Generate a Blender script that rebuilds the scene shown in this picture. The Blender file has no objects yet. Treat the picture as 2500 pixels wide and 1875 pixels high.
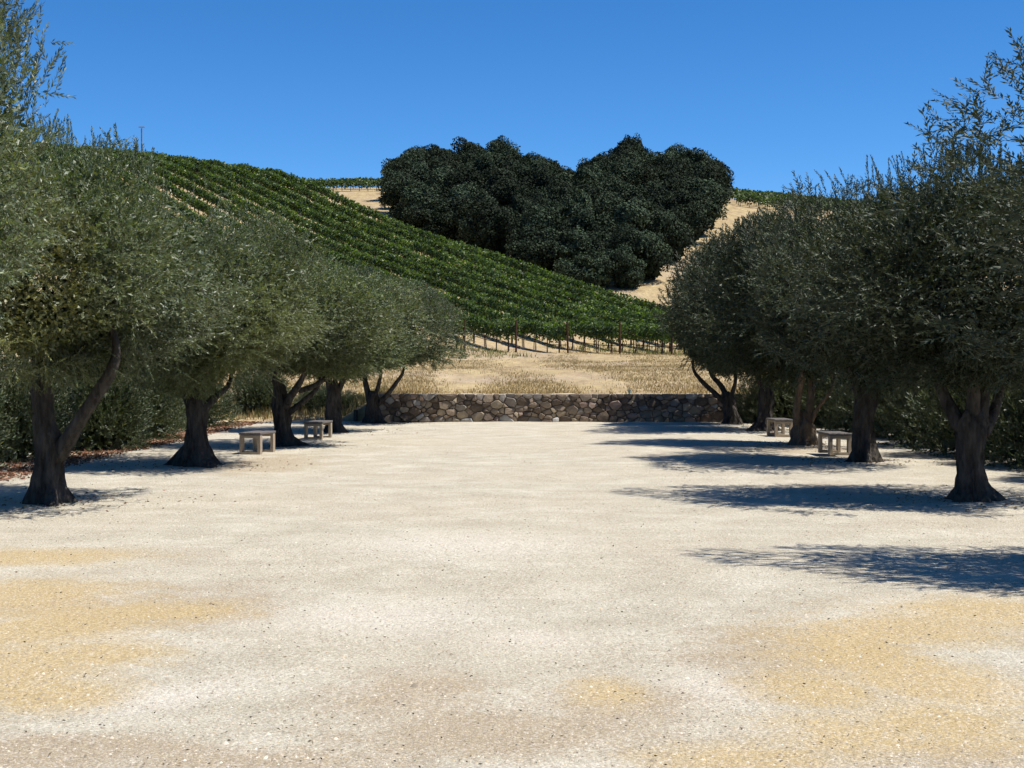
import bpy, math, random
import numpy as np
from mathutils import Vector, Matrix

random.seed(7)
rng = np.random.default_rng(11)
scene = bpy.context.scene
COL = scene.collection
R = math.radians

# ------------------------------------------------------------------ camera
FPX, CX, CY, CAMH = 3500.0, 1250.0, 937.5, 1.70
PITCH = math.atan2(52.5, FPX)
cam_d = bpy.data.cameras.new('camera')
cam_d.sensor_width = 36.0
cam_d.lens = 36.0 * FPX / 2500.0
cam_d.clip_start = 0.1
cam_d.clip_end = 6000
cam = bpy.data.objects.new('camera', cam_d)
COL.objects.link(cam)
cam.location = (0, 0, CAMH)
cam.rotation_euler = (math.pi / 2 - PITCH, 0, 0)
scene.camera = cam

# ------------------------------------------------------------------ sky and sun
SUN_EL, SUN_OFF = R(62.0), R(11.0)         # sun on the right, a little behind the camera's shoulder line
sun_dir = Vector((math.cos(SUN_EL) * math.cos(SUN_OFF), -math.cos(SUN_EL) * math.sin(SUN_OFF), math.sin(SUN_EL)))
world = bpy.data.worlds.new('World')
scene.world = world
world.use_nodes = True
wn, wl = world.node_tree.nodes, world.node_tree.links
wn.clear()
sky = wn.new('ShaderNodeTexSky')
sky.sky_type = 'NISHITA'
sky.sun_disc = False
sky.sun_elevation = SUN_EL
sky.sun_rotation = math.pi / 2 + SUN_OFF
sky.altitude = 0
sky.air_density = 0.6
sky.dust_density = 0.0
sky.ozone_density = 6.0
hs = wn.new('ShaderNodeHueSaturation')
hs.inputs['Saturation'].default_value = 1.23
hs.inputs['Value'].default_value = 1.0
bg = wn.new('ShaderNodeBackground')
bg.inputs['Strength'].default_value = 0.108
wo = wn.new('ShaderNodeOutputWorld')
wl.new(sky.outputs[0], hs.inputs['Color'])
wl.new(hs.outputs[0], bg.inputs['Color'])
wl.new(bg.outputs[0], wo.inputs['Surface'])
sd = bpy.data.lights.new('sun', 'SUN')
sd.energy = 5.0
sd.angle = R(0.53)
sd.color = (1.0, 0.96, 0.90)
sun = bpy.data.objects.new('sun', sd)
COL.objects.link(sun)
sun.rotation_euler = sun_dir.to_track_quat('Z', 'Y').to_euler()
sun.location = (60, 0, 80)

scene.view_settings.view_transform = 'Standard'
scene.view_settings.look = 'None'
scene.view_settings.exposure = 0.60
scene.view_settings.gamma = 1.0
scene.view_settings.use_curve_mapping = False
scene.cycles.use_adaptive_sampling = True
scene.cycles.adaptive_threshold = 0.02
scene.cycles.max_bounces = 4
scene.cycles.diffuse_bounces = 3
scene.cycles.transmission_bounces = 3
scene.cycles.transparent_max_bounces = 4

# ------------------------------------------------------------------ helpers
def ray(px, py):
    a, b = (px - CX) / FPX, (CY - py) / FPX
    cp, sp = math.cos(PITCH), math.sin(PITCH)
    return Vector((a, cp + b * sp, -sp + b * cp))
def at(px, py, Y):
    """point of the place that is Y metres ahead and seen at photo pixel px,py"""
    d = ray(px, py)
    return Vector((0, 0, CAMH)) + d * (Y / d.y)
def on_ground(px, py, z=0.0):
    d = ray(px, py)
    return Vector((0, 0, CAMH)) + d * ((z - CAMH) / d.z)

def tag(o, label=None, cat=None, group=None, kind=None):
    if label: o['label'] = label
    if cat: o['category'] = cat
    if group: o['group'] = group
    if kind: o['kind'] = kind
    return o
def empty(name, loc, rz=0.0):
    o = bpy.data.objects.new(name, None)
    o.empty_display_size = 0.2
    o.location = loc
    o.rotation_euler = (0, 0, rz)
    COL.objects.link(o)
    return o
def link(name, me, parent=None, mat=None):
    o = bpy.data.objects.new(name, me)
    COL.objects.link(o)
    if parent: o.parent = parent
    if mat and not me.materials: me.materials.append(mat)
    return o
def poly_mesh(name, verts, faces, mat=None, smooth=False):
    me = bpy.data.meshes.new(name)
    me.from_pydata([tuple(v) for v in verts], [], faces)
    if mat: me.materials.append(mat)
    if smooth: me.polygons.foreach_set('use_smooth', [True] * len(me.polygons))
    me.update()
    return me
def fast_mesh(name, V, F, mat=None, colors=None, smooth=False):
    """V (n,3) float, F (m,k) int with one k"""
    V = np.asarray(V, dtype=np.float32); F = np.asarray(F, dtype=np.int32)
    m, k = F.shape
    me = bpy.data.meshes.new(name)
    me.vertices.add(len(V)); me.vertices.foreach_set('co', V.ravel())
    me.loops.add(m * k); me.loops.foreach_set('vertex_index', F.ravel())
    me.polygons.add(m); me.polygons.foreach_set('loop_start', np.arange(0, m * k, k, dtype=np.int32))
    if smooth: me.polygons.foreach_set('use_smooth', np.ones(m, dtype=bool))
    me.update(calc_edges=True)
    if colors is not None:
        ca = me.color_attributes.new('tint', 'FLOAT_COLOR', 'POINT')
        c4 = np.ones((len(V), 4), dtype=np.float32); c4[:, :3] = colors
        ca.data.foreach_set('color', c4.ravel())
    if mat: me.materials.append(mat)
    return me
def unit(a):
    return a / np.maximum(np.linalg.norm(a, axis=-1, keepdims=True), 1e-9)
def basis(d, g):
    """frames (n,3,3), columns x,y,z with z along d and random spin"""
    z = unit(d)
    r = g.normal(size=z.shape)
    x = unit(np.cross(r, z)); y = np.cross(z, x)
    return np.stack([x, y, z], axis=2)
def basis_n(nrm, g):
    """frames whose y axis (the face normal of a leaf) follows nrm"""
    y = unit(nrm)
    x = unit(np.cross(g.normal(size=y.shape), y)); z = np.cross(x, y)
    return np.stack([x, y, z], axis=2)
def scatter(tv, tf, M, S, P):
    """copies of a template (nv,3),(nf,k) -> V,F ; M (n,3,3), S (n,) or (n,3), P (n,3)"""
    n, nv = len(P), len(tv)
    S = np.asarray(S)
    t = tv[None] * (S[:, None, None] if S.ndim == 1 else S[:, None, :])
    V = np.einsum('nij,nvj->nvi', M, t) + P[:, None, :]
    F = tf[None] + (np.arange(n) * nv)[:, None, None]
    return V.reshape(-1, 3), F.reshape(-1, tf.shape[1])
class Noise3:
    """smooth random field from random waves, roughly -1..1"""
    def __init__(self, seed, freq, n=24):
        g = np.random.default_rng(seed)
        self.k = unit(g.normal(size=(n, 3))) * freq * g.uniform(0.6, 1.5, (n, 1))
        self.p = g.uniform(0, 6.283, n)
        self.s = 1.0 / math.sqrt(n / 2.0) * 0.75
    def __call__(self, X):
        return np.sin(np.asarray(X) @ self.k.T + self.p).sum(-1) * self.s

# ------------------------------------------------------------------ materials
class NT:
    def __init__(self, name):
        self.m = bpy.data.materials.new(name); self.m.use_nodes = True
        self.t = self.m.node_tree; self.t.nodes.clear()
        self.out = self.n('ShaderNodeOutputMaterial')
    def n(self, typ, **kw):
        nd = self.t.nodes.new(typ)
        for k, v in kw.items(): setattr(nd, k, v)
        return nd
    def l(self, a, b): self.t.links.new(a, b)
    def val(self, sock, v):
        if isinstance(v, bpy.types.NodeSocket): self.l(v, sock)
        else:
            if sock.type == 'RGBA' and len(v) == 3: v = (*v, 1)
            sock.default_value = v
    def coords(self, scale=(1, 1, 1), kind='Object'):
        tc = self.n('ShaderNodeTexCoord'); mp = self.n('ShaderNodeMapping')
        mp.inputs['Scale'].default_value = scale
        self.l(tc.outputs[kind], mp.inputs['Vector'])
        return mp.outputs[0]
    def noise(self, vec, scale, detail=4, rough=0.6):
        nd = self.n('ShaderNodeTexNoise')
        nd.inputs['Scale'].default_value = scale; nd.inputs['Detail'].default_value = detail
        nd.inputs['Roughness'].default_value = rough
        self.l(vec, nd.inputs['Vector'])
        return nd.outputs['Fac']
    def voro(self, vec, scale, out='Distance', feature='F1'):
        nd = self.n('ShaderNodeTexVoronoi'); nd.feature = feature
        nd.inputs['Scale'].default_value = scale
        self.l(vec, nd.inputs['Vector'])
        return nd.outputs[out]
    def ramp(self, fac, stops, interp='LINEAR'):
        nd = self.n('ShaderNodeValToRGB'); nd.color_ramp.interpolation = interp
        el = nd.color_ramp.elements
        while len(el) < len(stops): el.new(0.5)
        for e, (p, c) in zip(el, stops):
            e.position = p
            e.color = (c, c, c, 1) if isinstance(c, (int, float)) else (*c, 1)
        self.l(fac, nd.inputs['Fac'])
        return nd.outputs['Color']
    def mix(self, fac, a, b, mode='MIX'):
        nd = self.n('ShaderNodeMix', data_type='RGBA', blend_type=mode)
        self.val(nd.inputs[0], fac); self.val(nd.inputs[6], a); self.val(nd.inputs[7], b)
        return nd.outputs[2]
    def math(self, op, a, b=0.0, clamp=False):
        nd = self.n('ShaderNodeMath', operation=op); nd.use_clamp = clamp
        self.val(nd.inputs[0], a); self.val(nd.inputs[1], b)
        return nd.outputs[0]
    def bump(self, h, strength=0.5, dist=0.02, normal=None):
        nd = self.n('ShaderNodeBump')
        nd.inputs['Strength'].default_value = strength; nd.inputs['Distance'].default_value = dist
        self.l(h, nd.inputs['Height'])
        if normal is not None: self.l(normal, nd.inputs['Normal'])
        return nd.outputs[0]
    def finish(self, color, rough=0.9, bump=None, spec=0.2, metal=0.0):
        p = self.n('ShaderNodeBsdfPrincipled')
        self.val(p.inputs['Base Color'], color); self.val(p.inputs['Roughness'], rough)
        p.inputs['Specular IOR Level'].default_value = spec
        p.inputs['Metallic'].default_value = metal
        if bump is not None: self.l(bump, p.inputs['Normal'])
        self.l(p.outputs[0], self.out.inputs['Surface'])
        return self.m

def leaf_material(name, under=(0.2, 0.22, 0.18), under_mix=0.0, trans=0.25, gain=1.0, rough=0.5, spec=0.3, patch=None, warm=(1.5, 1.6, 0.5), vary=0.0):
    t = NT(name)
    a = t.n('ShaderNodeAttribute', attribute_name='tint')
    col = a.outputs['Color']
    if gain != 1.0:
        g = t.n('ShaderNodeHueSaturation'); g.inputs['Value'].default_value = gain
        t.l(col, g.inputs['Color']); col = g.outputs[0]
    if vary:
        oi = t.n('ShaderNodeObjectInfo'); hv = t.n('ShaderNodeHueSaturation')
        t.l(t.math('ADD', t.math('MULTIPLY', oi.outputs['Random'], vary), 1 - vary * 0.45), hv.inputs['Value'])
        t.l(col, hv.inputs['Color']); col = hv.outputs[0]
    if patch:
        for (loc, rad, pc, amount) in patch:      # twigs whose leaves have turned yellow
            tc = t.n('ShaderNodeTexCoord')
            vm = t.n('ShaderNodeVectorMath', operation='DISTANCE'); vm.inputs[1].default_value = loc
            t.l(tc.outputs['Object'], vm.inputs[0])
            nz = t.noise(tc.outputs['Object'], 2.2, 3)
            d = t.math('ADD', t.math('DIVIDE', vm.outputs['Value'], rad), t.math('MULTIPLY', t.math('SUBTRACT', nz, 0.5), 1.6))
            f = t.math('MULTIPLY', t.ramp(d, [(0.45, 1.0), (1.0, 0.0)]), amount)
            col = t.mix(f, col, pc)
    front = col
    if under_mix:
        gm = t.n('ShaderNodeNewGeometry')
        front = t.mix(t.math('MULTIPLY', gm.outputs['Backfacing'], under_mix), col, under)
    p = t.n('ShaderNodeBsdfPrincipled')
    t.l(front, p.inputs['Base Color'])
    p.inputs['Roughness'].default_value = rough; p.inputs['Specular IOR Level'].default_value = spec
    tr = t.n('ShaderNodeBsdfTranslucent')
    t.l(t.mix(1.0, col, warm, 'MULTIPLY'), tr.inputs['Color'])
    mx = t.n('ShaderNodeMixShader'); mx.inputs[0].default_value = trans
    t.l(p.outputs[0], mx.inputs[1]); t.l(tr.outputs[0], mx.inputs[2])
    t.l(mx.outputs[0], t.out.inputs['Surface'])
    return t.m

def bark_material(name, c0, c1, scale=9.0):
    t = NT(name)
    v = t.coords((1, 1, 0.28))
    n1 = t.noise(v, scale, 6, 0.7); n2 = t.voro(v, scale * 1.6)
    c = t.ramp(n1, [(0.3, c0), (0.7, c1)])
    h = t.math('ADD', n1, t.math('MULTIPLY', n2, 0.7))
    return t.finish(c, 0.95, t.bump(h, 1.0, 0.09), spec=0.1)

M_BARK = bark_material('olive_bark', (0.018, 0.015, 0.013), (0.105, 0.092, 0.078))
M_BARK_SUNLIT = bark_material('olive_bark_sunlit', (0.10, 0.075, 0.052), (0.24, 0.18, 0.125))  # same bark, lightened: sunshine on the stems is painted into its colour
M_OAKBARK = bark_material('oak_bark', (0.02, 0.018, 0.015), (0.05, 0.045, 0.04), 5)
M_OLIVE = leaf_material('olive_leaves', (0.145, 0.170, 0.115), 0.55, 0.18, 0.92, 0.45, 0.4)
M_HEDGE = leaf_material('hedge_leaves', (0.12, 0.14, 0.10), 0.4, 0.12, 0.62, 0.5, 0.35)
M_OAK = leaf_material('oak_leaves', trans=0.05, gain=0.78, rough=0.8, spec=0.08, vary=0.8)
M_VINE = leaf_material('vine_leaves', trans=0.30, rough=0.5, spec=0.3, warm=(1.4, 1.7, 0.35))
M_GRASS = leaf_material('dry_grass_blades', trans=0.2, rough=0.8, spec=0.1, warm=(1.2, 1.1, 0.8))
M_LITTER = leaf_material('leaf_litter_scraps', trans=0.05, rough=0.8, spec=0.1)

def gravel_material():
    t = NT('decomposed_granite')
    tc = t.n('ShaderNodeTexCoord'); v = tc.outputs['Object']
    big = t.noise(v, 0.22, 4, 0.6); mid = t.noise(v, 1.3, 5, 0.65)
    fine = t.noise(v, 14.0, 5, 0.75); grit = t.voro(v, 70.0, 'Color'); grain = t.noise(v, 60.0, 4, 0.75)
    rag = t.noise(v, 4.5, 8, 0.85)
    base = t.ramp(mid, [(0.30, (0.36, 0.325, 0.245)), (0.52, (0.46, 0.425, 0.33)), (0.72, (0.59, 0.555, 0.455))])
    # where the finer yellow sand has worked up to the surface, and where the grit is damp brown
    def blob(px, py, rx, ry, rot=0.0):
        c = on_ground(px, py)
        mp = t.n('ShaderNodeMapping', vector_type='TEXTURE')
        mp.inputs['Location'].default_value = (c.x, c.y, 0)
        mp.inputs['Rotation'].default_value = (0, 0, R(rot))
        mp.inputs['Scale'].default_value = (rx * 1.25, ry * 1.25, 1)
        t.l(v, mp.inputs['Vector'])
        ln = t.n('ShaderNodeVectorMath', operation='LENGTH'); t.l(mp.outputs[0], ln.inputs[0])
        return ln.outputs['Value']
    def field(blobs, lo, hi, wob):
        f = None
        for b in blobs:
            d = blob(*b); f = d if f is None else t.math('MINIMUM', f, d)
        d = t.math('ADD', f, t.math('MULTIPLY', t.math('SUBTRACT', t.math('ADD', t.math('MULTIPLY', mid, 0.45), t.math('MULTIPLY', rag, 0.55)), 0.5), wob))
        return t.ramp(d, [(lo, 1.0), (hi, 0.0)])
    gold = field([(120, 1530, 0.85, 1.5, 0), (0, 1640, 0.8, 1.2, 0), (330, 1490, 0.8, 0.7, 0), (60, 1360, 1.1, 0.7, 0), (150, 1700, 0.4, 0.45, 0), (30, 1450, 1.0, 0.9, 0), (250, 1600, 0.5, 0.6, 0), (2300, 1760, 0.5, 0.7, 0), (2200, 1540, 0.8, 0.7, 0), (2000, 1680, 0.4, 0.6, 0),
                  (2200, 1640, 0.6, 1.5, 18), (2400, 1500, 1.0, 0.7, 0), (2100, 1790, 0.55, 0.55, 0), (1800, 1850, 0.55, 0.3, 0), (1480, 1690, 0.24, 0.42, 0), (2060, 1570, 0.5, 0.8, 0)], 0.30, 1.60, 2.4)
    tan = field([(120, 1840, 0.8, 0.35, 0), (600, 1860, 0.7, 0.28, 0), (1250, 1790, 0.9, 0.5, 0), (1000, 1700, 0.5, 0.6, 0), (1500, 1720, 0.5, 0.5, 0), (1950, 1590, 0.8, 1.1, 0),
                 (320, 1480, 1.1, 1.1, 0), (650, 1130, 0.9, 2.6, 0), (1950, 1095, 1.3, 1.6, 0), (2350, 1850, 0.5, 0.3, 0)], 0.35, 1.50, 3.0)
    chalk = field([(900, 1500, 1.0, 1.0, -20), (430, 1700, 0.28, 0.6, -40), (1150, 1330, 1.4, 1.2, 0), (1300, 1560, 0.5, 0.5, 0), (2440, 1680, 0.2, 0.4, 0), (1720, 1680, 0.3, 0.6, 0)], 0.15, 1.6, 3.2)
    speck = t.noise(v, 20.0, 6, 0.8)
    def dither(f):
        return t.ramp(t.math('ADD', f, t.math('MULTIPLY', t.math('SUBTRACT', speck, 0.5), 1.5)), [(0.10, 0.0), (1.0, 1.0)])
    gold, tan, chalk = dither(gold), dither(tan), dither(chalk)
    mp = t.n('ShaderNodeMapping'); mp.inputs['Rotation'].default_value = (0, 0, R(-28)); mp.inputs['Scale'].default_value = (0.35, 2.6, 1); t.l(v, mp.inputs['Vector'])
    streak = t.ramp(t.noise(mp.outputs[0], 1.6, 6, 0.75), [(0.54, 0.0), (0.72, 1.0)])
    base = t.mix(t.math('MULTIPLY', streak, 0.45), base, (0.70, 0.65, 0.55))
    c = t.mix(t.math('MULTIPLY', chalk, 0.60), base, (0.70, 0.65, 0.56))
    c = t.mix(t.math('MULTIPLY', tan, 0.80), c, (0.33, 0.255, 0.16))
    c = t.mix(t.math('MULTIPLY', gold, 0.88), c, (0.47, 0.335, 0.13))
    patchy = t.ramp(big, [(0.40, 0.0), (0.62, 1.0)])
    c = t.mix(t.math('MULTIPLY', patchy, 0.25), c, (0.46, 0.375, 0.25))
    # single grains: pale chips, grey chips, dark specks
    gv = t.n('ShaderNodeSeparateColor'); t.l(grit, gv.inputs[0])
    c = t.mix(t.math('MULTIPLY', t.ramp(gv.outputs[0], [(0.70, 0.0), (0.9, 1.0)]), 0.22), c, (0.74, 0.69, 0.60))
    c = t.mix(t.math('MULTIPLY', t.ramp(gv.outputs[1], [(0.78, 0.0), (0.95, 1.0)]), 0.42), c, (0.25, 0.20, 0.14))
    c = t.mix(t.math('MULTIPLY', t.ramp(fine, [(0.50, 0.0), (0.68, 1.0)]), 0.38), c, (0.36, 0.30, 0.23))
    c = t.mix(t.math('MULTIPLY', t.ramp(grain, [(0.47, 0.0), (0.62, 1.0)]), 0.58), c, (0.29, 0.23, 0.16))
    c = t.mix(t.math('MULTIPLY', t.ramp(grain, [(0.36, 1.0), (0.47, 0.0)]), 0.45), c, (0.76, 0.71, 0.62))
    h = t.math('ADD', t.math('MULTIPLY', fine, 0.8), t.math('ADD', t.math('MULTIPLY', grain, 0.25), t.math('MULTIPLY', mid, 0.6)))
    return t.finish(c, 0.95, t.bump(h, 0.9, 0.045), spec=0.1)
M_GRAVEL = gravel_material()

def earth_material():
    t = NT('dry_grass_slope')
    tc = t.n('ShaderNodeTexCoord'); v = tc.outputs['Object']
    mp = t.n('ShaderNodeMapping'); mp.inputs['Scale'].default_value = (1.0, 0.30, 1.0); t.l(v, mp.inputs['Vector'])
    a = t.noise(mp.outputs[0], 0.9, 6, 0.7); b = t.noise(v, 3.0, 5, 0.7); g = t.noise(v, 0.12, 3, 0.5)
    c = t.ramp(a, [(0.30, (0.25, 0.18, 0.105)), (0.50, (0.36, 0.275, 0.15)), (0.70, (0.46, 0.36, 0.195))])
    c = t.mix(t.math('MULTIPLY', t.ramp(b, [(0.46, 0.0), (0.66, 1.0)]), 0.62), c, (0.17, 0.125, 0.08))
    c = t.mix(t.math('MULTIPLY', t.ramp(g, [(0.50, 0.0), (0.66, 1.0)]), 0.45), c, (0.38, 0.30, 0.24))
    return t.finish(c, 0.95, t.bump(t.math('ADD', a, b), 0.8, 0.12), spec=0.05)
M_EARTH = earth_material()

def stone_material(name, c0, c1):
    t = NT(name)
    oi = t.n('ShaderNodeObjectInfo')
    v = t.coords((1, 1, 1))
    n1 = t.noise(v, 5.0, 6, 0.7); n2 = t.noise(v, 26.0, 4, 0.7)
    c = t.ramp(n1, [(0.30, c0), (0.70, c1)])
    c = t.mix(t.math('MULTIPLY', oi.outputs['Random'], 0.35), c, (0.10, 0.08, 0.065))
    c = t.mix(t.math('MULTIPLY', t.ramp(n2, [(0.5, 0.0), (0.8, 1.0)]), 0.3), c, (0.36, 0.33, 0.29))
    return t.finish(c, 0.92, t.bump(t.math('ADD', n1, t.math('MULTIPLY', n2, 0.5)), 0.7, 0.02), spec=0.15)
STONES = [stone_material('stone_brown', (0.18, 0.135, 0.095), (0.32, 0.25, 0.18)),
          stone_material('stone_grey', (0.21, 0.18, 0.15), (0.34, 0.30, 0.255)),
          stone_material('stone_umber', (0.085, 0.062, 0.045), (0.17, 0.127, 0.092)),
          stone_material('stone_tan', (0.30, 0.235, 0.16), (0.44, 0.36, 0.25)),
          stone_material('stone_rose', (0.25, 0.17, 0.13), (0.38, 0.28, 0.22)),
          stone_material('stone_pale', (0.36, 0.34, 0.31), (0.50, 0.48, 0.44))]
def flat_material(name, c0, c1, scale=12, rough=0.85, stretch=(1, 1, 1), bump=0.3):
    t = NT(name); v = t.coords(stretch)
    n1 = t.noise(v, scale, 5, 0.65)
    return t.finish(t.ramp(n1, [(0.3, c0), (0.7, c1)]), rough, t.bump(n1, bump, 0.01), spec=0.2)
M_MORTAR = flat_material('wall_mortar', (0.10, 0.08, 0.065), (0.18, 0.15, 0.12), 9)
M_CAP_SUNLIT = flat_material('wall_top_mortar_sunlit', (0.42, 0.37, 0.30), (0.56, 0.50, 0.42), 8)  # paler than the core mortar: the wall top's sunlight is painted in
M_BENCH = flat_material('bench_limestone', (0.28, 0.22, 0.155), (0.37, 0.30, 0.22), 7)
M_BENCHTOP = flat_material('bench_seat_timber', (0.085, 0.075, 0.068), (0.15, 0.135, 0.125), 5, 0.7, (4, 0.6, 4))
M_RUST = flat_material('rusted_steel', (0.035, 0.018, 0.012), (0.085, 0.04, 0.025), 14, 0.8)
M_VINEWOOD = flat_material('vine_wood', (0.05, 0.035, 0.025), (0.11, 0.08, 0.06), 14, 0.95)
M_HOSE = flat_material('drip_hose', (0.02, 0.015, 0.013), (0.045, 0.03, 0.025), 6, 0.6)
M_POSTWOOD = flat_material('weathered_post', (0.05, 0.04, 0.035), (0.11, 0.09, 0.075), 9, 0.9, (3, 3, 0.6))
M_STEEL = flat_material('painted_steel', (0.10, 0.10, 0.115), (0.16, 0.16, 0.18), 6, 0.5)
M_AGAVE = flat_material('agave_leaf', (0.16, 0.22, 0.20), (0.26, 0.33, 0.30), 5, 0.6)

# ------------------------------------------------------------------ terrain
TH = R(28.6)
STH, CTH = math.sin(TH), math.cos(TH)
ROW0, ROWD, END_Y = 38.2, 2.70, 85.0
def smax(a, b, k):
    h = np.clip(0.5 + 0.5 * (a - b) / k, 0, 1)
    return b + (a - b) * h + k * h * (1 - h)
def sinterp(x, xs, ys, w):
    return sum(np.interp(x + o * w, xs, ys) for o in (-1, -0.5, 0, 0.5, 1)) / 5.0
_tn = Noise3(5, 0.35); _tn2 = Noise3(6, 1.4)
WALL_Y, WALL_X0, WALL_X1, WALL_H = 41.15, -4.15, 7.6, 0.80
def terrain(X, Y):
    X = np.asarray(X, float); Y = np.asarray(Y, float)
    s, t = -X * STH + Y * CTH, X * CTH + Y * STH
    plateau = 0.76 + 0.031 * (Y - 41.5)
    bank = np.interp(Y, [41.4, 42.2, 46.5, 60], [-0.06, 0.05, 0.85, 1.35])
    w = np.clip((-3.9 - X) / 1.2, 0, 1) + np.clip((X - 7.4) / 1.2, 0, 1)
    w = np.clip(w, 0, 1)
    base = np.where(Y < 60, plateau * (1 - w) + bank * w, plateau)
    base = np.where(Y < 41.42, -0.06, base)
    V = sinterp(s, [20, 58, 66, 71, 76, 87, 106, 130, 155, 175, 190, 200, 220, 270, 420, 900],
                [-3, 0.4, 1.0, 1.5, 2.05, 4.2, 8.0, 13.4, 20.0, 25.0, 28.0, 29.3, 29.8, 27, 8, -30], 4.0)
    cap = np.interp(t, [-50, 30, 48, 60, 75, 120], [31, 30, 29.0, 24.9, 21, 8])
    V = -smax(-V, -cap, 2.0)
    V = V - 0.42 * np.maximum(0, t - 61.5)
    H = sinterp(Y, [30, 60, 80, 100, 125, 140, 150, 200, 260, 276, 300, 340, 500, 900],
                [-2, -0.5, 1.0, 2.2, 5.5, 9.0, 11.5, 22.0, 33.4, 34.6, 34.0, 30, 8, -30], 5.0)
    H = H - 0.10 * np.maximum(0, X - 22) * np.clip((Y - 120) / 80, 0, 1) - 0.03 * np.maximum(0, -X - 40) * np.clip((Y - 120) / 80, 0, 1)
    far = smax(V, H, 1.2)
    Z = np.where(Y < 46, base, smax(base, far, 0.7))
    P = np.stack([X, Y, 0 * X], -1)
    amp = np.clip((Y - 42) / 10, 0, 1)
    Z = Z + amp * (0.07 * _tn(P) + 0.03 * _tn2(P))
    return np.where((X > 900) | (X < -900), np.minimum(Z, 0), Z)
def tz(x, y): return float(terrain(np.array(x), np.array(y)))

xs = np.concatenate([[-3000, -1500, -800, -400, -250, -180], np.arange(-140, 141, 1.25), [180, 250, 400, 800, 1500, 3000]])
ys = np.concatenate([[-3000, -1000, -300, -100, -40, 0, 20, 36], [40, 41, 41.4, 41.44], np.arange(42, 56, 0.5), np.arange(56, 300, 1.0), [310, 330, 360, 400, 500, 700, 900, 1500, 3000]])
GX, GY = np.meshgrid(xs, ys)
GZ = terrain(GX, GY)
nx, ny = len(xs), len(ys)
idx = np.arange(nx * ny).reshape(ny, nx)
F = np.stack([idx[:-1, :-1], idx[:-1, 1:], idx[1:, 1:], idx[1:, :-1]], -1).reshape(-1, 4)
o = link('terrain', fast_mesh('terrain', np.stack([GX, GY, GZ], -1).reshape(-1, 3), F, M_EARTH, smooth=True))
tag(o, kind='structure')

# gravel court: one sheet with an uneven edge on the left bank
_c1, _c2 = Noise3(41, 1.3), Noise3(42, 5.0)
def court_z(X, Y):
    P = np.stack([X, Y, 0 * X], -1)
    return 0.012 * _c1(P) + 0.005 * _c2(P)
def court():
    xs = np.arange(-16, 16.01, 0.25); ys = np.concatenate([np.arange(-30, 4, 1.0), np.arange(4, 41.3, 0.2), [41.38]])
    GX, GY = np.meshgrid(xs, ys)
    idx = np.arange(GX.size).reshape(GX.shape)
    F = np.stack([idx[:-1, :-1], idx[:-1, 1:], idx[1:, 1:], idx[1:, :-1]], -1).reshape(-1, 4)
    return fast_mesh('gravel_court', np.stack([GX, GY, court_z(GX, GY)], -1).reshape(-1, 3), F, M_GRAVEL, smooth=True)
tag(link('gravel_court', court()), kind='structure')

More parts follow.
